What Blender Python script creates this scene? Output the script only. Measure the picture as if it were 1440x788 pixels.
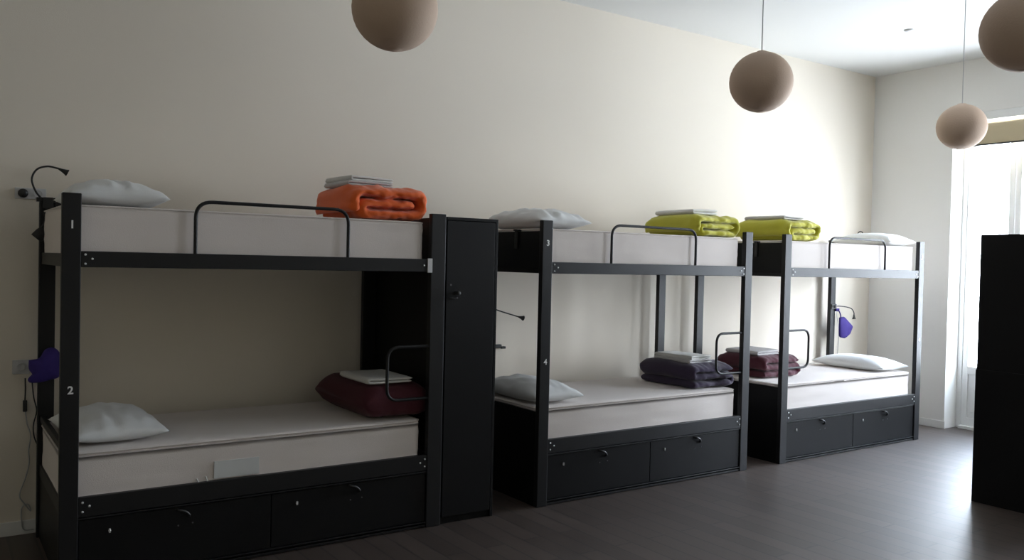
import bpy, bmesh, math, random
from mathutils import Vector, Matrix, noise
for o in list(bpy.data.objects): bpy.data.objects.remove(o)
SC = bpy.context.scene
COL = SC.collection
PI = math.pi
random.seed(4)

# ------------------------------------------------------------------ camera
F, YAW, PIT, ROL = 1199.0, .6035, .0206, .0223
cd = bpy.data.cameras.new('camera'); cam = bpy.data.objects.new('camera', cd); COL.objects.link(cam)
cd.sensor_width = 36; cd.sensor_fit = 'HORIZONTAL'; cd.lens = F / 1440 * 36; cd.clip_start = .05; cd.clip_end = 200
fw = Vector((math.sin(YAW)*math.cos(PIT), math.cos(YAW)*math.cos(PIT), -math.sin(PIT)))
rt = Vector((math.cos(YAW), -math.sin(YAW), 0)); up = rt.cross(fw)
r2 = rt*math.cos(ROL) + up*math.sin(ROL); u2 = up*math.cos(ROL) - rt*math.sin(ROL)
cam.matrix_world = Matrix(((r2.x, u2.x, -fw.x, 0), (r2.y, u2.y, -fw.y, -5.5235), (r2.z, u2.z, -fw.z, 1.6043), (0, 0, 0, 1)))
SC.camera = cam

# ------------------------------------------------------------------ world, light, exposure
SC.view_settings.view_transform = 'Standard'; SC.view_settings.look = 'None'
SC.view_settings.gamma = 1; SC.view_settings.use_curve_mapping = False
SC.view_settings.exposure = 2.22
W = bpy.data.worlds.new('daylight'); SC.world = W; W.use_nodes = True
nt = W.node_tree; nt.nodes.clear()
wo = nt.nodes.new('ShaderNodeOutputWorld'); bg = nt.nodes.new('ShaderNodeBackground')
tc = nt.nodes.new('ShaderNodeTexCoord'); sx = nt.nodes.new('ShaderNodeSeparateXYZ'); cr = nt.nodes.new('ShaderNodeValToRGB')
nt.links.new(tc.outputs['Generated'], sx.inputs[0]); nt.links.new(sx.outputs['Z'], cr.inputs[0])
nt.links.new(cr.outputs[0], bg.inputs['Color']); nt.links.new(bg.outputs[0], wo.inputs[0])
e = cr.color_ramp.elements
e[0].position = 0.0; e[0].color = (.76, .84, .94, 1)
e[1].position = .8; e[1].color = (.62, .78, 1.0, 1)
k = cr.color_ramp.elements.new(.12); k.color = (.86, .94, 1.04, 1)
bg.inputs['Strength'].default_value = 7.4
XE = 8.608; CEIL = 3.734
WINS = [(-2.38, -.886), (-5.0, -3.4)]
for a, b in WINS:                                   # portals that guide the sky light through the window openings
    ld = bpy.data.lights.new('window_daylight', 'AREA'); ld.shape = 'RECTANGLE'; ld.size = 2.5; ld.size_y = b - a
    ld.cycles.is_portal = True
    lo = bpy.data.objects.new('window_daylight', ld); COL.objects.link(lo)
    lo.location = (XE + .36, (a+b)/2, 1.75); lo.rotation_euler = (0, PI/2, 0)

# ------------------------------------------------------------------ materials
def nodes(name):
    m = bpy.data.materials.new(name); m.use_nodes = True
    return m, m.node_tree, m.node_tree.nodes['Principled BSDF']
def mat(name, col, rough=.5, metal=0, spec=.5, bump=0, bscale=60, var=0, vscale=4, coat=0, sheen=0):
    m, t, p = nodes(name)
    p.inputs['Base Color'].default_value = (*col, 1); p.inputs['Roughness'].default_value = rough
    p.inputs['Metallic'].default_value = metal; p.inputs['Specular IOR Level'].default_value = spec
    if coat: p.inputs['Coat Weight'].default_value = coat
    if sheen: p.inputs['Sheen Weight'].default_value = sheen
    tcn = t.nodes.new('ShaderNodeTexCoord')
    if bump:
        n = t.nodes.new('ShaderNodeTexNoise'); n.inputs['Scale'].default_value = bscale; n.inputs['Detail'].default_value = 4
        b = t.nodes.new('ShaderNodeBump'); b.inputs['Strength'].default_value = bump; b.inputs['Distance'].default_value = .004
        t.links.new(tcn.outputs['Object'], n.inputs['Vector']); t.links.new(n.outputs[0], b.inputs['Height']); t.links.new(b.outputs[0], p.inputs['Normal'])
    if var:
        n = t.nodes.new('ShaderNodeTexNoise'); n.inputs['Scale'].default_value = vscale; n.inputs['Detail'].default_value = 3
        mx = t.nodes.new('ShaderNodeMix'); mx.data_type = 'RGBA'
        mx.inputs['A'].default_value = (*[c*(1-var) for c in col], 1); mx.inputs['B'].default_value = (*[min(1, c*(1+var)) for c in col], 1)
        t.links.new(tcn.outputs['Object'], n.inputs['Vector']); t.links.new(n.outputs[0], mx.inputs['Factor']); t.links.new(mx.outputs['Result'], p.inputs['Base Color'])
    return m
M = dict(
    wall=mat('warm white wall paint', (.80, .735, .635), .85, bump=.15, bscale=180, var=.012, vscale=1.5),
    wallr=mat('off white wall paint', (.77, .755, .72), .85, bump=.15, bscale=180),
    dark=mat('taupe bounce tone wall paint', (.66, .59, .46), .9, bump=.15, bscale=180),  # unseen left and front walls; tone set for the warm fill they bounce
    ceil=mat('white ceiling paint', (.72, .72, .70), .9, bump=.1, bscale=150),
    trimw=mat('white gloss paint', (.78, .78, .76), .4),
    metal=mat('black powder coated steel', (.009, .009, .010), .47, spec=.34, bump=.08, bscale=500),
    panel=mat('black laminate panel', (.006, .006, .0065), .5, spec=.20, bump=.06, bscale=300),
    seam=mat('black seam gap', (.004, .004, .004), .8),
    edge=mat('grey edge strip', (.10, .10, .11), .35, spec=.7),
    steel=mat('bright steel screw', (.75, .75, .75), .3, metal=.6),
    plate=mat('pale grey plastic', (.62, .62, .62), .45),
    white=mat('white lettering paint', (.85, .85, .84), .6),
    sheet=mat('ivory fitted sheet', (.76, .695, .655), .9, bump=.25, bscale=220, sheen=.2),
    pil=mat('white pillowcase cotton', (.78, .79, .79), .9, bump=.25, bscale=200, sheen=.2),
    towel=mat('white folded linen', (.74, .73, .70), .95, bump=.5, bscale=260),
    towelg=mat('pale grey folded linen', (.60, .58, .58), .95, bump=.5, bscale=260),
    orange=mat('orange quilt cloth', (.82, .125, .008), .8, bump=.35, bscale=120, var=.1, vscale=7, sheen=.3),
    yellow=mat('yellow green quilt cloth', (.50, .47, .03), .8, bump=.35, bscale=120, var=.1, vscale=7, sheen=.3),
    purple=mat('dark purple quilt cloth', (.026, .013, .042), .85, bump=.35, bscale=120, var=.1, vscale=7, sheen=.2),
    redd=mat('dark red quilt cloth', (.065, .006, .014), .85, bump=.35, bscale=120, sheen=.05),
    burg=mat('burgundy quilt cloth', (.075, .005, .018), .85, bump=.35, bscale=120, var=.1, vscale=7, sheen=.2),
    globe=mat('beige paper globe shade', (.54, .40, .30), .8, bump=.2, bscale=90),
    cable=mat('grey cable', (.45, .45, .45), .5),
    blk=mat('black plastic', (.012, .012, .012), .45),
    blue=mat('blue violet cloth', (.034, .016, .18), .8, bump=.3, bscale=90),
    blind=mat('beige roller blind fabric', (.50, .42, .28), .9, bump=.2, bscale=200),
    label=mat('pale blue grey cloth label', (.67, .68, .67), .85),
)
def glass():
    m, t, p = nodes('clear window glass'); t.nodes.remove(p)
    out = t.nodes['Material Output']; tr = t.nodes.new('ShaderNodeBsdfTransparent'); gl = t.nodes.new('ShaderNodeBsdfGlossy'); mx = t.nodes.new('ShaderNodeMixShader')
    gl.inputs['Roughness'].default_value = .02; mx.inputs[0].default_value = .06
    t.links.new(tr.outputs[0], mx.inputs[1]); t.links.new(gl.outputs[0], mx.inputs[2]); t.links.new(mx.outputs[0], out.inputs[0]); return m
M['glass'] = glass()
def floor_mat():
    m, t, p = nodes('grey brown wood plank floor')
    tcn = t.nodes.new('ShaderNodeTexCoord'); mp = t.nodes.new('ShaderNodeMapping'); mp.inputs['Rotation'].default_value = (0, 0, PI/2)
    br = t.nodes.new('ShaderNodeTexBrick'); br.offset = .37
    for kk, v in dict(Scale=1.0).items(): br.inputs[kk].default_value = v
    br.inputs['Brick Width'].default_value = .95; br.inputs['Row Height'].default_value = .13; br.inputs['Mortar Size'].default_value = .006
    br.inputs['Color1'].default_value = (.050, .036, .030, 1); br.inputs['Color2'].default_value = (.076, .057, .048, 1); br.inputs['Mortar'].default_value = (.03, .024, .022, 1)
    t.links.new(tcn.outputs['Object'], mp.inputs[0]); t.links.new(mp.outputs[0], br.inputs['Vector'])
    mp2 = t.nodes.new('ShaderNodeMapping'); mp2.inputs['Scale'].default_value = (40, 2.2, 1)
    n = t.nodes.new('ShaderNodeTexNoise'); n.inputs['Scale'].default_value = 1.5; n.inputs['Detail'].default_value = 6
    t.links.new(tcn.outputs['Object'], mp2.inputs[0]); t.links.new(mp2.outputs[0], n.inputs['Vector'])
    mx = t.nodes.new('ShaderNodeMix'); mx.data_type = 'RGBA'; mx.blend_type = 'MULTIPLY'; mx.inputs['Factor'].default_value = .6
    r = t.nodes.new('ShaderNodeValToRGB'); r.color_ramp.elements[0].position = .3; r.color_ramp.elements[0].color = (.72, .72, .72, 1); r.color_ramp.elements[1].position = .75; r.color_ramp.elements[1].color = (1.25, 1.2, 1.15, 1)
    t.links.new(n.outputs[0], r.inputs[0]); t.links.new(br.outputs['Color'], mx.inputs['A']); t.links.new(r.outputs[0], mx.inputs['B']); t.links.new(mx.outputs['Result'], p.inputs['Base Color'])
    mr = t.nodes.new('ShaderNodeMapRange'); mr.inputs['To Min'].default_value = .40; mr.inputs['To Max'].default_value = .52
    t.links.new(n.outputs[0], mr.inputs[0]); t.links.new(mr.outputs[0], p.inputs['Roughness'])
    ad = t.nodes.new('ShaderNodeMath'); ad.operation = 'MULTIPLY_ADD'; ad.inputs[1].default_value = -1.0
    t.links.new(br.outputs['Fac'], ad.inputs[0]); t.links.new(n.outputs[0], ad.inputs[2])
    b = t.nodes.new('ShaderNodeBump'); b.inputs['Strength'].default_value = .12; b.inputs['Distance'].default_value = .004
    t.links.new(ad.outputs[0], b.inputs['Height']); t.links.new(b.outputs[0], p.inputs['Normal'])
    p.inputs['Specular IOR Level'].default_value = .8
    return m
M['floor'] = floor_mat()

# ------------------------------------------------------------------ mesh helpers
def box(bm, x0, x1, y0, y1, z0, z1, bev=0, seg=2):
    b = bmesh.new(); bmesh.ops.create_cube(b, size=1)
    for v in b.verts: v.co = Vector(((x0+x1)/2 + v.co.x*(x1-x0), (y0+y1)/2 + v.co.y*(y1-y0), (z0+z1)/2 + v.co.z*(z1-z0)))
    if bev: bmesh.ops.bevel(b, geom=b.edges[:], offset=bev, segments=seg, affect='EDGES', profile=.5)
    merge(bm, b)
def merge(bm, b):
    me = bpy.data.meshes.new('t'); b.to_mesh(me); b.free(); bm.from_mesh(me); bpy.data.meshes.remove(me)
def fillet(pts, r, n=6):
    pts = [Vector(p) for p in pts]; out = [pts[0]]
    for i in range(1, len(pts)-1):
        a, c, b = pts[i-1], pts[i], pts[i+1]; rr = r[i] if isinstance(r, (list, tuple)) else r
        d1 = (a-c).normalized(); d2 = (b-c).normalized(); l = min(rr, (a-c).length*.49, (b-c).length*.49)
        p, q = c+d1*l, c+d2*l
        for k_ in range(n+1):
            s = k_/n; out.append(p*(1-s)**2 + c*2*s*(1-s) + q*s*s)
    out.append(pts[-1]); return out
def smooth_path(pts, n=8):
    pts = [Vector(p) for p in pts]; P = [pts[0]*2-pts[1]] + pts + [pts[-1]*2-pts[-2]]; out = []
    for i in range(1, len(P)-2):
        for k_ in range(n):
            s = k_/n; a, b, c, d = P[i-1], P[i], P[i+1], P[i+2]
            out.append(.5*((2*b) + (c-a)*s + (2*a-5*b+4*c-d)*s*s + (3*b-a-3*c+d)*s**3))
    out.append(pts[-1]); return out
def sweep(bm, pts, rad, seg=10, cap=True):
    pts = [Vector(p) for p in pts]; n = len(pts); rings = []
    t0 = (pts[1]-pts[0]).normalized(); nrm = t0.orthogonal().normalized()
    for i in range(n):
        t = (pts[min(i+1, n-1)]-pts[max(i-1, 0)]).normalized()
        nrm = (nrm - t*nrm.dot(t)).normalized(); bn = t.cross(nrm)
        r = rad[i] if isinstance(rad, (list, tuple)) else rad
        rings.append([bm.verts.new(pts[i] + (nrm*math.cos(2*PI*j/seg) + bn*math.sin(2*PI*j/seg))*r) for j in range(seg)])
    for i in range(n-1):
        for j in range(seg): bm.faces.new((rings[i][j], rings[i][(j+1) % seg], rings[i+1][(j+1) % seg], rings[i+1][j]))
    if cap: bm.faces.new([bm.verts.new(v.co) for v in rings[0][::-1]]); bm.faces.new([bm.verts.new(v.co) for v in rings[-1]])
def lathe(bm, prof, cen=(0, 0, 0), seg=32, axis='Z'):
    cen = Vector(cen); rings = []
    for r, h in prof:
        ring = []
        for j in range(seg):
            a = 2*PI*j/seg; v = Vector((math.cos(a)*r, math.sin(a)*r, h))
            if axis == 'Y': v = Vector((v.x, -v.z, v.y))
            if axis == 'X': v = Vector((v.z, v.x, v.y))
            ring.append(bm.verts.new(cen+v))
        rings.append(ring)
    for i in range(len(rings)-1):
        for j in range(seg): bm.faces.new((rings[i][j], rings[i][(j+1) % seg], rings[i+1][(j+1) % seg], rings[i+1][j]))
    bm.faces.new(rings[0][::-1]); bm.faces.new(rings[-1])
def obj(name, bm, m, parent=None, smooth=False, kind=None, label=None):
    if isinstance(m, str): m = M[m]
    bmesh.ops.recalc_face_normals(bm, faces=bm.faces[:])
    me = bpy.data.meshes.new(name); bm.to_mesh(me); bm.free(); me.materials.append(m)
    o = bpy.data.objects.new(name, me); COL.objects.link(o)
    if smooth:
        for p in me.polygons: p.use_smooth = True
    if parent: o.parent = parent
    if kind: o['kind'] = kind
    if label: o['label'] = label
    return o
def tag(o, label, cat, group=None):
    o['label'] = label; o['category'] = cat
    if group: o['group'] = group
    return o
def empty(name, loc=(0, 0, 0), rz=0):
    o = bpy.data.objects.new(name, None); COL.objects.link(o); o.location = loc; o.rotation_euler = (0, 0, rz); o.empty_display_size = .1; return o
def B(*boxes, bev=0):
    bm = bmesh.new()
    for b in boxes: box(bm, *b, bev=bev)
    return bm

# ------------------------------------------------------------------ room shell
XW, YF = -2.6, -8.2
obj('floor', B((XW-.2, XE+1.0, YF-.2, .2, -.1, 0)), 'floor', kind='structure')
obj('ceiling', B((XW-.2, XE+.38, YF-.2, .2, CEIL, CEIL+.1)), 'ceil', kind='structure')
obj('wall_back', B((XW-.2, XE+.38, 0, .2, 0, CEIL)), 'wall', kind='structure')
obj('wall_left', B((XW-.2, XW, YF, 0, 0, CEIL)), 'dark', kind='structure')
obj('wall_front', B((XW-.2, XE+.38, YF-.2, YF, 0, CEIL)), 'dark', kind='structure')
bm = bmesh.new(); ys = [YF] + [v for w in reversed(WINS) for v in w] + [0]
for i in range(0, len(ys), 2): box(bm, XE, XE+.38, ys[i], ys[i+1], 0, CEIL)
for a, b in WINS: box(bm, XE, XE+.38, a, b, 3.2, CEIL)
obj('wall_right', bm, 'wallr', kind='structure')
obj('baseboard_back', B((XW, XE, -.014, 0, 0, .078), bev=.003), 'trimw', kind='structure')
obj('baseboard_right', B((XE-.014, XE, -.90, -.015, 0, .078), bev=.003), 'trimw', kind='structure')
def window(i, a, b):
    w = empty('window_%d' % i, (XE+.22, (a+b)/2, 0)); w['kind'] = 'structure'
    h = (b-a)/2; X0, X1 = 0, .06
    bm = bmesh.new()
    for q in ((-h, -h+.05), (h-.05, h)): box(bm, X0, X1, *q, 0, 3.2, bev=.004)
    box(bm, X0, X1, -h+.05, h-.05, 3.14, 3.2, bev=.004); box(bm, X0-.05, X1, -h+.05, h-.05, 0, .03, bev=.004)
    obj('window_frame', bm, 'trimw', w)
    wl = (2*h-.1)/3
    for q0, q1 in [(-h+.05+wl*k_+.003, -h+.05+wl*(k_+1)-.003) for k_ in range(3)]:
        bm = bmesh.new()
        for s0, s1 in ((q0, q0+.055), (q1-.055, q1)): box(bm, X0+.005, X1-.005, s0, s1, .03, 3.14, bev=.003)
        for z0, z1 in ((.03, .11), (.56, .64), (3.08, 3.14)): box(bm, X0+.006, X1-.006, q0+.05, q1-.05, z0, z1, bev=.003)
        s = obj('sash', bm, 'trimw', w)
        bm = B((X0+.02, X1-.02, q0+.05, q1-.05, .11, .56)); box(bm, X0+.008, X0+.021, q0+.09, q1-.09, .17, .42, bev=.005)
        obj('lower_panel', bm, 'trimw', s)
        obj('pane', B((X0+.028, X0+.033, q0+.05, q1-.05, .64, 3.08)), 'glass', s)
    return w
for i, (a, b) in enumerate(WINS): window(i+1, a, b)

# ------------------------------------------------------------------ roller blind
def blind(a, b, lab):
    t = empty('roller_blind', (XE+.06, (a+b)/2, 3.075)); h = (b-a)/2-.012
    bm = bmesh.new(); lathe(bm, [(.02, -h), (.02, h)], (0, 0, 0), 20, 'Y'); obj('roller_tube', bm, 'blind', t, True)
    bm = bmesh.new(); n = 24
    vs = []
    for j in range(n+1):
        y = -h+2*h*j/n; vs.append([bm.verts.new((x_, y, z_)) for x_, z_ in ((-.0215, 0), (-.022, -.19), (-.0205, -.19), (-.020, 0))])
    for j in range(n):
        for q in range(4): bm.faces.new((vs[j][q], vs[j][(q+1) % 4], vs[j+1][(q+1) % 4], vs[j+1][q]))
    bm.faces.new(vs[0]); bm.faces.new(vs[-1][::-1]); obj('blind_fabric', bm, 'blind', t)
    obj('bottom_bar', B((-.029, -.013, -h, h, -.207, -.19), bev=.003), 'blk', t)
    for s in (-1, 1): obj('bracket', B((-.03, .03, s*h-.004 if s > 0 else -h-.006, s*h+.006 if s > 0 else -h+.004, -.03, .125), bev=.002), 'trimw', t)
    bm = bmesh.new(); pts = [(-.035, h-.02, 0)] + [(-.035+.004*math.sin(k_*1.3), h-.02+.004*math.cos(k_), -k_*.12) for k_ in range(1, 20)] + [(-.045, h-.005, -2.42), (-.03, h+.0, -2.46), (-.03, h-.03, -2.46)]
    sweep(bm, smooth_path(pts, 3), .003, 6); obj('pull_chain', bm, 'trimw', t, True)
    obj('valance', B((-.055, -.04, -h, h, .045, .125), bev=.003), 'trimw', t)
    tag(t, lab, 'blind')
blind(*WINS[0], 'beige roller blind drawn up at the top of the bright window')

# ------------------------------------------------------------------ bunk beds
L, D = 2.06, .984            # a bed's length along the wall and depth; local origin at its left end, on its front face
ZR0, ZR1 = 1.537, 1.613      # upper side rail
ZL0, ZL1 = .345, .44         # lower side rail
PT = 1.885; PW, PD = .082, .04
def digit(txt, par, loc, size=.052):
    cu = bpy.data.curves.new('d', 'FONT'); cu.body = txt; cu.size = size; cu.align_x = 'CENTER'; cu.align_y = 'CENTER'; cu.extrude = .0006; cu.offset = .0012
    to = bpy.data.objects.new('d', cu); COL.objects.link(to)
    me = bpy.data.meshes.new_from_object(to.evaluated_get(bpy.context.evaluated_depsgraph_get()))
    bpy.data.objects.remove(to); me.materials.clear(); me.materials.append(M['white'])
    o = bpy.data.objects.new('number', me); COL.objects.link(o); o.parent = par; o.location = loc; o.rotation_euler = (PI/2, 0, 0)
    o['label'] = 'white painted number ' + txt
def bolt(par, x, z):
    bm = bmesh.new(); lathe(bm, [(.0055, 0), (.0055, .002), (.003, .004)], (x, 0, z), 10, 'Y')
    obj('bolt', bm, 'steel', par, True)
def bunk(x0, head, board, nums, lab, wide=0):
    t = empty('bunk_bed', (x0, -1.064, 0))
    posts = []
    for px in (0, L-PW):
        for y0 in (0, D-PD):
            w = wide if (px and wide) else 0
            p_ = obj('post', B((px-w, px+PW, y0, y0+PD, 0, PT), bev=.004), 'metal', t); posts.append(p_)
    rl = wide if wide else 0
    for y0 in (.004, D-.034):
        obj('upper_side_rail', B((PW, L-PW-rl, y0, y0+.03, ZR0, ZR1), bev=.003), 'metal', t)
        obj('lower_side_rail', B((PW, L-PW-rl, y0, y0+.03, ZL0, ZL1), bev=.003), 'metal', t)
    for px in (.012, L-.042):
        obj('upper_end_rail', B((px, px+.03, PD, D-PD, ZR0, ZR1-.012), bev=.003), 'metal', t)
        obj('lower_end_rail', B((px, px+.03, PD, D-PD, ZL0, ZL1-.02), bev=.003), 'metal', t)
    for nm, z in (('upper_slat_base', ZR0+.012), ('lower_slat_base', ZL0+.03)):
        bm = bmesh.new()
        for s in range(13): box(bm, .06+s*.152, .06+s*.152+.07, .034, D-.034, z, z+.014, bev=.002)
        obj(nm, bm, 'metal', t)
    if board:
        obj('upper_end_panel', B((.002, .012, PD, D-PD, 1.565, 1.815), bev=.002), 'panel', t)
        obj('lower_end_panel', B((.002, .012, PD, D-PD, .0, .625), bev=.002), 'panel', t)
        bm = B((-.012, .002, .28, .31, 1.70, 1.83), bev=.003); box(bm, -.02, .03, .275, .315, 1.818, 1.83, bev=.003)
        obj('lamp_clip', bm, 'blk', t)
    else:
        obj('lower_end_rail', B((.012, .036, PD, D-PD, .655, .69), bev=.004), 'metal', t)
        obj('lower_end_panel', B((.014, .03, PD, D-PD, .0, ZL0), bev=.002), 'panel', t)
    obj('lower_end_panel', B((L-.03, L-.014, PD, D-PD, .0, ZL0), bev=.002), 'panel', t)
    # guard rails
    gb = .0145
    bm = bmesh.new(); sweep(bm, fillet([(.605, gb, ZR1-.03), (.605, gb, 1.878), (1.435, gb, 1.878), (1.435, gb, ZR1-.03)], .085, 8), .0095, 12)
    obj('upper_guard_rail', bm, 'metal', t, True)
    xe, xi = (L-PW-rl, 1.695) if head == 'left' else (PW, .362)
    bm = bmesh.new(); sweep(bm, fillet([(xe, gb+.005, 1.092), (xi, gb+.005, 1.092), (xi, gb+.005, .780), (xe, gb+.005, .780)], .075, 8), .0095, 12)
    obj('lower_guard_rail', bm, 'metal', t, True)
    # drawer base
    bx = bmesh.new(); box(bx, PW, L-PW-rl, .03, .05, .0, ZL0); box(bx, PW, L-PW-rl, .05, D-.045, .02, .035)
    box(bx, PW, L-PW-rl, D-.06, D-.045, 0, ZL0); box(bx, L/2-.01, L/2+.01, .05, D-.06, .035, ZL0)
    obj('drawer_case', bx, 'seam', t)
    obj('bottom_edge_strip', B((PW, L-PW-rl, .008, .03, .004, .018), (PW, L-PW-rl, .003, .03, .030, .036), bev=.0015), 'metal', t)
    obj('top_edge_strip', B((PW, L-PW-rl, .002, .03, .334, .341), bev=.0015), 'metal', t)
    mid = L/2-.012
    for a, b in ((PW+.004, mid-.003), (mid+.003, L-PW-rl-.004)):
        d = obj('drawer', B((a, b, .012, .03, .040, .328), bev=.002), 'panel', t)
        kx = a + (.136 if a < 1 else .140)
        bm = bmesh.new(); lathe(bm, [(.006, 0), (.006, .004), (.004, .006)], (kx, .012, .262), 16, 'Y'); box(bm, kx-.004, kx+.004, .0045, .012, .252, .272, bev=.001)
        obj('lock', bm, 'steel', d)
        hx = a + .49
        bm = bmesh.new(); sweep(bm, fillet([(hx-.045, .014, .318), (hx-.038, -.008, .318), (hx-.005, -.010, .308), (hx+.016, -.002, .284), (hx+.018, .014, .278)], .015, 5), .0075, 10)
        obj('handle', bm, 'blk', d, True)
        for sx_, sz in ((-.035, .235), (.035, .240)):
            bm = bmesh.new(); lathe(bm, [(.004, 0), (.004, .003)], (hx+sx_, .012, sz), 8, 'Y'); obj('screw', bm, 'edge', d)
    for zz in ((ZR0+ZR1)/2, (ZL0+ZL1)/2+.002):
        for q in (0, 1):
            ex = (PW+.018) if q == 0 else (L-PW-rl-.018); dx = .030 if q == 0 else -.030
            if zz > 1 and q and wide:
                bolt(t, ex+dx, zz)
                bm = B((L-PW-rl-.024, L-PW-rl+.006, -.004, .0035, ZR0-.004, ZR1+.004), bev=.001)
                obj('bracket_plate', bm, 'plate', t)
                continue
            for bx_, bz in ((ex, zz+.022), (ex, zz-.022), (ex+dx, zz+.002)): bolt(t, bx_, bz)
    nx = .043 if head == 'left' else L-.040
    digit(nums[0], t, (nx, -.0009, 1.735)); digit(nums[1], t, (nx, -.0009, .955))
    tag(t, lab, 'bunk bed', 'black metal bunk beds along the wall')
BX = [.525, 3.311, 5.772]
bunk(BX[0], 'left', False, '12', 'black metal bunk bed with posts numbered 1 and 2, nearest, left of the wardrobe', wide=.016)
bunk(BX[1], 'left', True, '34', 'black metal bunk bed numbered 3 and 4, right of the wardrobe, middle of three')
bunk(BX[2], 'right', True, '56', 'black metal bunk bed closest to the bright window, its pillows at the right end')

# ------------------------------------------------------------------ mattresses
def nz(p, s, seed=0): return noise.noise(Vector((p[0]*s+seed, p[1]*s-seed*.7, p[2]*s+seed*1.3)))
def mattress(x0, z0, z1, lab, grp, extra=False, seed=0, xr=1.965):
    t = empty('mattress', (x0, -1.064, 0)); xa, xb, ya, yb = .016, xr, .036, .036+.905
    b = bmesh.new(); bmesh.ops.create_cube(b, size=1)
    for v in b.verts: v.co = Vector(((xa+xb)/2 + v.co.x*(xb-xa), (ya+yb)/2 + v.co.y*(yb-ya), (z0+z1)/2 + v.co.z*(z1-z0)))
    vert = [e_ for e_ in b.edges if abs(e_.verts[0].co.z-e_.verts[1].co.z) > .01]
    bmesh.ops.bevel(b, geom=vert, offset=.055, segments=5, affect='EDGES', profile=.5)
    hor = [e_ for e_ in b.edges if abs(e_.verts[0].co.z-e_.verts[1].co.z) < 1e-5 and len(e_.link_faces) == 2 and abs(e_.link_faces[0].normal.z-e_.link_faces[1].normal.z) > .5]
    bmesh.ops.bevel(b, geom=hor, offset=.026, segments=4, affect='EDGES', profile=.5)
    # cut into a fine grid for the creases of the sheet
    for axis, lo, hi, n in ((0, xa, xb, 64), (1, ya, yb, 30), (2, z0, z1, 10)):
        for i in range(1, n):
            co = Vector((0, 0, 0)); no = Vector((0, 0, 0)); co[axis] = lo+(hi-lo)*i/n; no[axis] = 1
            bmesh.ops.bisect_plane(b, geom=b.verts[:]+b.edges[:]+b.faces[:], plane_co=co, plane_no=no)
    b.normal_update()
    for v in b.verts:
        p = v.co; q = nz((p.x*.55, p.y*2.2, p.z*3), 3.2, seed)*.005 + nz((p.x*.6+p.z, p.y*3, p.z*6), 6, seed+9)*.003
        if p.z < z0+.03 or p.z > z1-.035: q *= .25
        if v.normal.z < .5: q -= .002
        v.co = v.co + v.normal*(q-.003)
    m_ = obj('sheet', b, 'sheet', t, True)
    bm = bmesh.new(); o_ = .024; zt = z1-.010
    loop = fillet([(xa+.4, ya, zt), (xb, ya, zt), (xb, yb, zt), (xa, yb, zt), (xa, ya, zt), (xa+.4, ya, zt)], .08, 8)
    sweep(bm, [(p.x, p.y+.002, p.z) for p in loop], .0038, 8)
    obj('piping', bm, 'sheet', t, True)
    if extra:
        bm = B((.72, .955, ya-.0035, ya+.004, z0+.052, z0+.142), bev=.001); obj('care_label', bm, 'label', t, label='pale blue grey label patch')
        for sx_ in (0, .045):
            bm = bmesh.new()
            sweep(bm, smooth_path([(.635+sx_, ya+.006, z0+.062+sx_*.15), (.642+sx_, ya-.008, z0+.045), (.66+sx_, ya-.008, z0+.015), (.668+sx_, ya-.003, z0+.002)], 4), .004, 8)
            obj('pull_loop', bm, 'label', t, True)
    tag(t, lab, 'mattress', grp)
ZU0, ZU1, ZM0, ZM1 = ZR0+.030, 1.838, ZL0+.048, .652
mattress(BX[0], ZU0, ZU1, 'ivory sheeted mattress on the upper berth numbered 1, under the orange quilt', 'upper berth mattresses', seed=1, xr=1.945)
mattress(BX[0], ZM0, ZM1, 'ivory sheeted mattress on the berth numbered 2, with a pale label on its side', 'lower berth mattresses', True, seed=2, xr=1.945)
mattress(BX[1], ZU0, ZU1, 'white sheeted mattress on the upper berth of the middle bunk bed', 'upper berth mattresses', seed=3)
mattress(BX[1], ZM0, ZM1, 'white sheeted mattress on the lower berth of the middle bunk, under the purple quilt', 'lower berth mattresses', seed=4)
mattress(BX[2], ZU0, ZU1, 'bright white mattress on the upper berth of the bunk closest to the window', 'upper berth mattresses', seed=5)
mattress(BX[2], ZM0, ZM1, 'bright white mattress on the lower berth of the bunk closest to the window', 'lower berth mattresses', seed=6)

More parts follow.
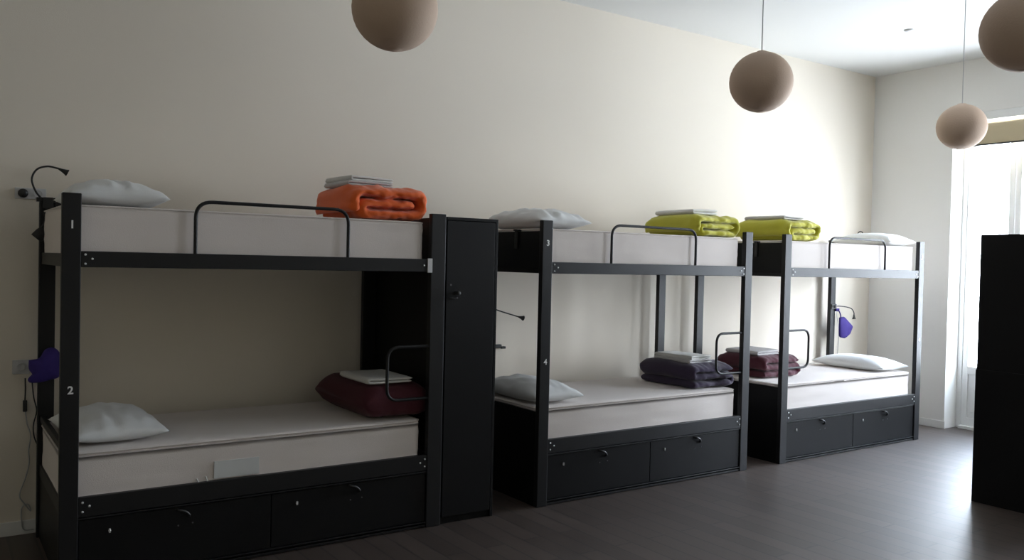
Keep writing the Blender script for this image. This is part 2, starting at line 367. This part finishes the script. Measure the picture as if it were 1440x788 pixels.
# ------------------------------------------------------------------ pillows
def pillow(cx, cy, zb, wx, wy, th, rz, lab, seed=0, crease=1.0, tilt=0, ear=.05, boxy=2.6):
    bm = bmesh.new(); N = 36; top = {}; bot = {}
    for i in range(N+1):
        for j in range(N+1):
            u = -1+2*i/N; v = -1+2*j/N
            # pinch the sides between the corners
            px = u*(1-ear*(1-v*v)*abs(u)**3*1.2)*wx/2; py = v*(1-ear*(1-u*u)*abs(v)**3)*wy/2
            h = max(0, (1-abs(u)**boxy))**.55 * max(0, (1-abs(v)**boxy))**.55
            ed = 1-h
            wr = crease*(nz((px, py*1.5, 0), 9, seed)*.012 + nz((px*3, py, 0), 7, seed+4)*.010)*min(1, h*2.0)
            zt = h*th*.62 + wr; zb_ = -h*th*.38
            zb_ = max(zb_, -th*.30)
            lift = .35*th*0
            top[i, j] = bm.verts.new((px, py, zt))
            if 0 < i < N and 0 < j < N: bot[i, j] = bm.verts.new((px, py, zb_+wr*.1))
            else: bot[i, j] = top[i, j]
    for i in range(N):
        for j in range(N):
            bm.faces.new((top[i, j], top[i+1, j], top[i+1, j+1], top[i, j+1]))
            f = [bot[i, j], bot[i, j+1], bot[i+1, j+1], bot[i+1, j]]
            try: bm.faces.new(f)
            except ValueError: pass
    lo = min(v.co.z for v in bm.verts)
    R = Matrix.Rotation(tilt, 4, 'Y')
    for v in bm.verts: v.co.z -= lo
    bmesh.ops.transform(bm, matrix=R, verts=bm.verts)
    lo = min(v.co.z for v in bm.verts)
    for v in bm.verts: v.co.z -= lo
    o = obj('pillow', bm, 'pil', None, True); o.location = (cx, cy, zb); o.rotation_euler = (0, 0, rz)
    tag(o, lab, 'pillow', 'white bed pillows'); return o
pillow(.795, -.66, ZU1, .46, .66, .150, .0, 'crumpled white pillow on the upper berth numbered 1, left end', 1)
pillow(.80, -.63, ZM1, .46, .66, .150, .05, 'white pillow on the berth numbered 2, behind the post', 2)
pillow(3.555, -.63, ZU1, .45, .76, .155, .0, 'wrinkled white pillow on the upper berth beside the wardrobe top', 3, 1.5)
pillow(3.55, -.62, ZM1, .42, .74, .150, .0, 'white pillow on the lower berth of the middle bunk bed', 4)
pillow(7.57, -.69, ZU1, .44, .64, .140, .0, 'smooth white pillow on the upper berth closest to the window', 5, .3)
pillow(7.54, -.60, ZM1, .45, .78, .135, .0, 'smooth white pillow on the lower berth closest to the window', 6, .3)

# ------------------------------------------------------------------ folded quilts and linen
def resample(pts, d):
    out = [pts[0].copy()]; acc = 0
    for a, b in zip(pts, pts[1:]):
        l = (b-a).length
        if l == 0: continue
        s = d-acc
        while s <= l: out.append(a+(b-a)*(s/l)); s += d
        acc = (acc+l) % d
    out.append(pts[-1].copy()); return out
def ribbon(bm, path, depth, t, seed, amp, rnd=2.6, seg=44, step=.012, ragged=.012):
    """a padded layer of cloth whose section runs along path (x, z) and that is depth wide in y"""
    P = resample([Vector((p[0], 0, p[1])) for p in path], step); n = len(P); rings = []
    for i in range(n):
        tn = (P[min(i+1, n-1)]-P[max(i-1, 0)]).normalized(); nr = Vector((-tn.z, 0, tn.x))
        e_ = min(i, n-1-i)*step; en = min(1, math.sqrt(max(.04, 1-(1-min(1, e_/(t*.5)))**2)))
        off = nz((i*step*1.6, 0, 0), 6, seed+31)*ragged
        ring = []
        for j in range(seg):
            a = 2*PI*j/seg; c, s = math.cos(a), math.sin(a)
            yy = math.copysign(abs(c)**(2/rnd*.5), c)*depth/2; hh = math.copysign(abs(s)**(2/rnd), s)*t/2*en
            q = P[i] + nr*hh + Vector((0, yy+off*(1 if c < 0 else -1)*abs(c), 0))
            w = nz((q.x, q.y, q.z), 11, seed)*amp + (abs(nz((q.x, q.y*.6, q.z*1.3), 17, seed+5))-.25)*amp*.9 + nz((q.x, q.y, q.z), 34, seed+7)*amp*.3
            q += nr*(w*(1 if s > 0 else -1)*abs(s)) + Vector((0, w*(1 if c > 0 else -1)*abs(c), 0))
            ring.append(bm.verts.new(q))
        rings.append(ring)
    for i in range(n-1):
        for j in range(seg): bm.faces.new((rings[i][j], rings[i][(j+1) % seg], rings[i+1][(j+1) % seg], rings[i+1][j]))
    bm.faces.new(rings[0][::-1]); bm.faces.new(rings[-1])
def settle(bm, zb):
    for v in bm.verts:
        if v.co.z < zb: v.co.z = zb + (v.co.z-zb)*.0
def quilt(x0, x1, y0, y1, zb, H, m, lab, seed, rz=0, style='spiral', amp=.008, lean=0):
    Wd = x1-x0; cx, cy = (x0+x1)/2, (y0+y1)/2; t = H/3; a = Wd/2
    z1_, z2_, z3_ = t/2, t*1.5, t*2.5
    bm = bmesh.new()
    if style == 'spiral':
        pts = [(-a+t*.5, t*.62), (-a+t*.5, z3_), (a-t*.5, z3_), (a-t*.5, z1_), (-a+t*1.35, z1_), (-a+t*1.35, z2_), (a-t*1.5, z2_)]
        rs = [0, t*.95, t*1.0, t*1.0, t*.5, t*.5, 0]
    elif style == 'roll':
        t = H; pts = [(-a+.01, H*.5), (-a*.3, H*.52), (a-.01, H*.46)]; rs = [0, .1, 0]
    else:      # stacked folds
        pts = [(a-t*.7, z3_), (-a+t*.5, z3_), (-a+t*.5, z2_*1.02), (a-t*.5, z2_), (a-t*.5, z1_), (-a+t*.4, z1_)]
        rs = [0, t*.5, t*.5, t*.5, t*.5, 0]
    path = fillet([(p[0], 0, p[1]) for p in pts], rs, 8)
    ribbon(bm, [(p.x, p.z) for p in path], y1-y0, t*(1.0 if style == 'roll' else 1.14), seed, amp, 3.2 if style == 'roll' else 2.6)
    for v in bm.verts:
        # soft sag towards the ends, flat underneath
        v.co.z *= 1-.10*(v.co.y/((y1-y0)/2))**4 - lean*(v.co.x/a)
        v.co.z = max(v.co.z, .001)
    o = obj('folded_quilt', bm, m, None, True); o.location = (cx, cy, zb+.001); o.rotation_euler = (0, 0, rz)
    tag(o, lab, 'quilt', 'folded quilts at the foot ends'); return o
def linen(x0, y0, zb, wx, wy, n, th, m, labs, seed, rz=0, tilt=(0, 0)):
    z = zb
    for k_ in range(n):
        bm = bmesh.new(); a = wx/2-.006*k_; t = th/2
        path = fillet([(a, 0, t*1.5), (-a+t*.5, 0, t*1.5), (-a+t*.5, 0, t*.5), (a-t*.3, 0, t*.5)], t*.49, 5)
        ribbon(bm, [(p.x, p.z) for p in path], wy-.012*k_, t*1.02, seed+k_*3, .0022, rnd=4.5, seg=28, ragged=.006)
        for v in bm.verts: v.co.z += .006*math.sin(v.co.x*7+seed)*min(1, max(0, v.co.z/th)); v.co.z = max(0, v.co.z)
        o = obj('folded_sheet', bm, m if isinstance(m, str) else m[k_], None, True)
        o.location = (x0+.008*k_, y0+.006*k_, z+.001); o.rotation_euler = (tilt[0], tilt[1], rz+(.05 if k_ else 0))
        tag(o, labs[k_], 'linen', 'folded linen on the quilts'); z += th+.002
GQ = 'linen'
quilt(1.985, 2.495, -1.02, -.43, ZU1, .195, 'orange', 'bright orange folded quilt on the top berth numbered 1', 11, .0, amp=.019)
quilt(2.10, 2.565, -.99, -.22, ZM1, .215, 'redd', 'dark red rolled quilt on the lower berth left of the wardrobe', 12, .0, style='roll', amp=.008)
quilt(4.80, 5.305, -1.00, -.42, ZU1, .168, 'yellow', 'yellow green folded quilt on the upper berth of the middle bunk bed', 13, .0, amp=.016)
quilt(4.87, 5.375, -.93, -.33, ZM1, .192, 'purple', 'dark purple folded quilt on the lower berth of the middle bunk bed', 14, .0, style='stack', amp=.013)
quilt(5.86, 6.33, -1.01, -.44, ZU1, .178, 'yellow', 'yellow green folded quilt on the upper berth next to the middle bunk bed', 15, .0, amp=.015)
quilt(5.92, 6.44, -.76, -.22, ZM1, .190, 'burg', 'burgundy folded quilt on the lower berth closest to the window', 16, .0, style='stack', amp=.013)
linen(2.17, -.70, ZU1+.194, .30, .36, 2, .028, ['towelg', 'towel'], ['folded pale linen, lower piece of the pair on the orange quilt', 'folded white linen topping the orange quilt'], 21)
linen(2.30, -.72, ZM1+.209, .30, .42, 1, .040, 'towel', ['folded white linen on the dark red quilt left of the wardrobe'], 23)
linen(4.99, -.70, ZU1+.168, .28, .42, 1, .045, 'towel', ['folded white linen on the yellow green quilt of the middle bunk bed'], 25)
linen(5.06, -.64, ZM1+.187, .26, .40, 2, .026, ['towelg', 'towel'], ['folded grey linen, lower piece of the pair on the purple quilt', 'folded white linen topping the purple quilt'], 27)
linen(6.05, -.72, ZU1+.176, .28, .42, 1, .036, 'towelg', ['folded pale linen on the yellow green quilt beside the window bunk guard rail'], 29)
linen(6.10, -.48, ZM1+.186, .30, .36, 1, .045, 'towelg', ['folded pale linen on the burgundy quilt closest to the window'], 31)

# ------------------------------------------------------------------ wardrobes
def wardrobe(x, y, lab, w=.371, d=.984, mirror=False):
    t = empty('wardrobe', (x, y, 0)); H = 1.871
    bm = bmesh.new()
    box(bm, 0, .018, .018, d, 0, H, bev=.001); box(bm, w-.018, w, .0, d, 0, H, bev=.001)
    box(bm, .018, w-.018, .018, d, H-.02, H, bev=.001); box(bm, .018, w-.018, .02, d, .0, .06); box(bm, .018, w-.018, d-.01, d, .06, H-.02)
    box(bm, 0, w-.018, 0, .018, H-.018, H, bev=.001)
    obj('carcass', bm, 'panel', t)
    dr = obj('door', B((.004, w-.022, 0, .017, .045, H-.022), bev=.002), 'panel', t)
    bm = bmesh.new(); lathe(bm, [(.012, 0), (.012, .006), (.007, .010), (.007, .022), (.013, .026), (.013, .032), (.009, .035)], (.075, 0, 1.41), 20, 'Y')
    obj('knob', bm, 'blk', dr, True)
    bm = bmesh.new(); sweep(bm, fillet([(.03, .002, 1.378), (.032, -.012, 1.378), (.075, -.012, 1.380), (.078, .002, 1.384)], .01, 4), .006, 8)
    obj('latch', bm, 'blk', dr, True)
    bm = bmesh.new(); lathe(bm, [(.006, 0), (.006, .003)], (.035, 0, 1.46), 12, 'Y'); obj('lock', bm, 'edge', dr)
    return tag(t, lab, 'wardrobe')
wardrobe(2.590, -1.064, 'tall narrow black wardrobe between the nearest bunk bed and the middle one')
t = empty('wardrobe', (6.071, -3.455, 0)); H = 1.872
bm = bmesh.new(); box(bm, 0, .018, 0, .984, .93, H, bev=.0015); box(bm, -.005, .018, 0, .988, 0, .93, bev=.0015)
box(bm, .353, .371, 0, .984, 0, H, bev=.001); box(bm, .018, .353, 0, .984, H-.02, H, bev=.001); box(bm, .018, .353, .966, .984, .0, H-.02); box(bm, .018, .353, .02, .966, 0, .06)
obj('carcass', bm, 'panel', t)
dr = obj('door', B((.022, .349, -.004, .014, .065, H-.025), bev=.002), 'panel', t)
bm = bmesh.new(); lathe(bm, [(.012, 0), (.007, .010), (.013, .026), (.009, .035)], (.3, -.004, 1.41), 16, 'Y'); obj('knob', bm, 'blk', dr, True)
tag(t, 'black wardrobe at the right edge, its side in front of the window', 'wardrobe')
bm = bmesh.new(); box(bm, 0, .16, -.34, 0, 0, .115, bev=.03, seg=4)
for v in bm.verts: v.co.z = max(0, v.co.z + nz(v.co, 12, 3)*.006)
o = obj('storage_bag', bm, 'blk', None, True); o.location = (6.075, -2.737, H+.0005)
tag(o, 'dark rounded bundle on top of the wardrobe at the right edge', 'bag')

# ------------------------------------------------------------------ pendant lamps
def pendant(x, y, lab, z=2.885, r=.224):
    t = empty('pendant_lamp', (x, y, z))
    bm = bmesh.new(); prof = [(.03, r*.985)]
    for i in range(1, 40):
        a = PI*i/40
        if math.sin(a)*r > .03: prof.append((math.sin(a)*r*(1+.0025*math.cos(i*PI)), math.cos(a)*r*.965))
    prof.append((.03, -r*.96)); lathe(bm, prof[::-1], (0, 0, 0), 56)
    obj('globe_shade', bm, 'globe', t, True)
    bm = bmesh.new(); sweep(bm, [(0, 0, r*.95), (0, 0, .5), (0, 0, CEIL-z-.02)], .0035, 8); obj('cord', bm, 'cable', t, True)
    bm = bmesh.new(); lathe(bm, [(.012, -.045), (.045, -.035), (.05, 0)], (0, 0, CEIL-z), 24); obj('ceiling_rose', bm, 'plate', t, True)
    tag(t, lab, 'pendant lamp', 'beige globe pendant lamps')
pendant(1.80, -1.90, 'beige globe pendant lamp, leftmost, above the nearest bunk bed, cut by the frame top', z=2.775, r=.200)
pendant(4.385, -1.91, 'beige globe pendant lamp above the yellow green quilts', z=2.79, r=.198)
pendant(6.505, -2.08, 'beige globe pendant lamp in front of the roller blind, the smallest looking', z=2.715, r=.177)
pendant(4.30, -3.54, 'beige globe pendant lamp cut off by the top right corner of the view', z=2.76, r=.200)
bm = bmesh.new(); lathe(bm, [(.035, -.012), (.04, 0)], (0, 0, 0), 20); o = obj('smoke_detector', bm, 'plate', None, True)
o.location = (7.134, -1.252, CEIL); tag(o, 'small flat pale disc on the ceiling near the window end', 'detector')

# ------------------------------------------------------------------ reading lamps, pouches, sockets, cables
def reading_lamp(loc, pts, head_dir, lab, clip=True, hr=.014, mirror=1):
    t = empty('reading_lamp', loc)
    if clip:
        bm = B((-.05, .045, -.018, .03, -.0115, .012), (-.02, .03, -.045, -.0185, -.050, .012), bev=.003); box(bm, .0425, .072, -.03, .01, -.035, -.010, bev=.003)
        obj('clamp', bm, 'blk', t)
    P = smooth_path(pts, 8); bm = bmesh.new(); sweep(bm, P, .0052, 10); obj('gooseneck', bm, 'blk', t, True)
    e_ = P[-1]; d = (P[-1]-P[-3]).normalized()
    bm = bmesh.new(); sweep(bm, [e_-d*.004, e_+d*.012, e_+d*.03, e_+d*.045], [.006, .009, hr, hr*1.45], 16); obj('lamp_head', bm, 'blk', t, True)
    tag(t, lab, 'reading lamp', 'black gooseneck reading lamps')
    return t
# on the rear post tops / rear posts
lampA = reading_lamp((.560, -.10, 1.897), [(-.02, -.0, .0), (-.055, -.01, .045), (-.074, -.01, .11), (-.05, -.01, .165), (0, -.01, .186), (.05, -.01, .180), (.062, -.01, .176)], None, 'black gooseneck reading lamp clamped to the rear post of the nearest bunk bed')
def side_clamp(t):
    obj('clamp', B((-.045, .035, -.006, .012, -.02, .03), (-.012, .012, -.022, -.006, -.008, .018), bev=.003), 'blk', t)
lampB = reading_lamp((3.355, -.134, 1.27), [(0, -.01, 0), (.08, -.01, .012), (.18, 0, -.015), (.28, 0, -.045), (.43, 0, -.085)], None, 'black gooseneck reading lamp reaching out behind the wardrobe, middle bunk bed', clip=False)
side_clamp(lampB)
lampC = reading_lamp((7.79, -.134, 1.215), [(-.05, -.012, .008), (.06, -.01, .01), (.20, 0, 0), (.30, 0, -.02), (.345, 0, -.06), (.35, 0, -.085)], None, 'grey gooseneck reading lamp beside the blue pouch of the window bunk bed', clip=False)
side_clamp(lampC)
lampD = reading_lamp((7.80, -.10, 1.897), [(.02, 0, 0), (.12, 0, -.005), (.28, 0, .02), (.38, 0, .07), (.44, 0, .118), (.49, 0, .118), (.51, 0, .10)], None, 'small gooseneck lamp showing above the pillow closest to the window', hr=.011)
def puffy(outline, th, m, name, loc, seed=0, amp=.004):
    bm = bmesh.new(); c = Vector((sum(p[0] for p in outline)/len(outline), 0, sum(p[1] for p in outline)/len(outline)))
    pts = [Vector((p[0], 0, p[1])) for p in outline]; P = fillet(pts + [pts[0]], .02, 3)[:-1]
    rings = []
    for s, sgn in [(.0, -1), (.35, -1), (.6, -1), (.8, -1), (.93, -1), (1, 0), (.93, 1), (.8, 1), (.6, 1), (.35, 1), (0, 1)]:
        y = sgn*th/2*math.sqrt(max(0, 1-s*s)) if sgn else 0
        if s == 0: rings.append([bm.verts.new(c+Vector((0, y, 0)))]); continue
        rings.append([bm.verts.new(c+(p-c)*s+Vector((0, y+nz(p*s, 22, seed)*amp, 0))) for p in P])
    n = len(P)
    for a, b in zip(rings, rings[1:]):
        for j in range(n):
            if len(a) == 1: bm.faces.new((a[0], b[j], b[(j+1) % n]))
            elif len(b) == 1: bm.faces.new((a[j], b[0], a[(j+1) % n]))
            else: bm.faces.new((a[j], b[j], b[(j+1) % n], a[(j+1) % n]))
    o = obj(name, bm, m, None, True); o.location = loc; return o
o = puffy([(-.085, .055), (-.03, .06), (-.01, .11), (.03, .125), (.065, .10), (.075, .02), (.07, -.05), (.02, -.062), (-.04, -.075), (-.085, -.07), (-.09, -.045), (-.06, -.03), (-.085, 0)], .07, 'blue', 'cloth_pouch', (.558, -.185, .955), 2, .01)
tag(o, 'dark blue cloth pouch hanging by the rear post left of the number 2', 'pouch', 'blue cloth pouches')
o = puffy([(-.06, .09), (.02, .095), (.17, -.005), (.11, -.10), (.04, -.135), (-.05, -.12)], .06, 'blue', 'cloth_pouch', (7.905, -.165, 1.02), 5, .008)
bm = bmesh.new(); sweep(bm, smooth_path([(-.055, .02, .165), (-.05, .0, .12), (-.04, 0, .07)], 5), .006, 8); box(bm, -.085, -.03, .025, .045, .15, .18, bev=.003); obj('strap', bm, 'blue', o, True)
tag(o, 'violet blue cloth pouch hanging on the rear post closest to the window', 'pouch', 'blue cloth pouches')
o = puffy([(-.045, .0), (-.005, .045), (.05, .005), (.005, -.045)], .035, 'blk', 'lamp_transformer', (.525, -.17, 1.70), 3, .002)
o.name = 'ballast_box'; o.parent = lampA; o.location = (.525-.56, -.07, 1.70-1.897)
bm = bmesh.new(); sweep(bm, smooth_path([(.545, -.16, 1.82), (.55, -.17, 1.79), (.545, -.17, 1.76), (.53, -.17, 1.74)], 6), .007, 8); o = obj('cord', bm, 'blk', lampA, True); o.location = (-.56, .10, -1.897)
o = B((-.05, .05, -.03, .0, -.014, .014), bev=.004); box(o, .048, .085, -.035, -.008, -.02, -.002, bev=.003); o = obj('switch_box', o, 'blk', None); o.location = (3.655, 0, .95)
o.parent = None; tag(o, 'small dark switch box on the wall right of the wardrobe, under the gooseneck lamp', 'switch')
def socket(x, z, w, h, lab, n=1, plug=False):
    t = empty('wall_socket', (x, 0, z))
    bm = B((-w/2, w/2, -.010, 0, -h/2, h/2), bev=.003); obj('face_plate', bm, 'plate', t)
    for i in range(n):
        cx = (i-(n-1)/2)*.075
        bm = bmesh.new(); lathe(bm, [(.022, 0), (.022, .004), (.019, .004), (.018, .001)], (cx, -.010, 0), 24, 'Y'); obj('socket_ring', bm, 'blk' if (plug and i == 0) else 'plate', t)
        if plug and i == 0:
            bm = bmesh.new(); lathe(bm, [(.026, 0), (.024, .022), (.010, .03)], (cx, -.012, 0), 20, 'Y'); obj('plug', bm, 'blk', t, True)
    tag(t, lab, 'socket')
socket(.49, 1.932, .155, .062, 'pale double wall socket with a black plug above the nearest bunk bed', 2, True)
socket(.452, .953, .085, .080, 'square pale wall socket left of the dark blue cloth pouch')
t = empty('power_lead', (.472, -.02, .89))
bm = bmesh.new(); sweep(bm, smooth_path([(0, 0, 0), (.002, 0, -.06), (0, 0, -.13)], 5), .004, 8); obj('cable', bm, 'blk', t, True)
obj('inline_switch', B((-.011, .011, -.012, .006, -.19, -.125), bev=.004), 'blk', t)
bm = bmesh.new(); sweep(bm, smooth_path([(.003, 0, -.19), (.012, 0, -.26), (.03, 0, -.33), (.02, -.0, -.41), (.024, 0, -.48), (.008, 0, -.56), (-.022, 0, -.66), (.0, 0, -.71), (.034, 0, -.76), (.02, 0, -.72), (-.01, 0, -.735), (-.012, 0, -.80), (.0, 0, -.86), (.05, 0, -.868)], 5), .0035, 6); obj('cable', bm, 'cable', t, True)
tag(t, 'thin lead with a black inline switch hanging below the blue pouch', 'lead')
bm = bmesh.new(); sweep(bm, smooth_path([(x-.472, 0, z-.89) for x, z in ((.505, .88), (.515, .78), (.53, .70), (.515, .62), (.52, .55), (.545, .48), (.55, .42))], 5), .0035, 6); obj('cable', bm, 'blk', t, True)
bm = bmesh.new(); sweep(bm, smooth_path([(7.80, -.07, 1.22), (7.95, -.03, 1.26), (8.02, -.012, 1.1), (8.06, -.012, .95), (8.05, -.012, .70)], 6), .003, 6); o = obj('cord', bm, 'cable', lampC, True); o.location = (-7.79, .134, -1.215)
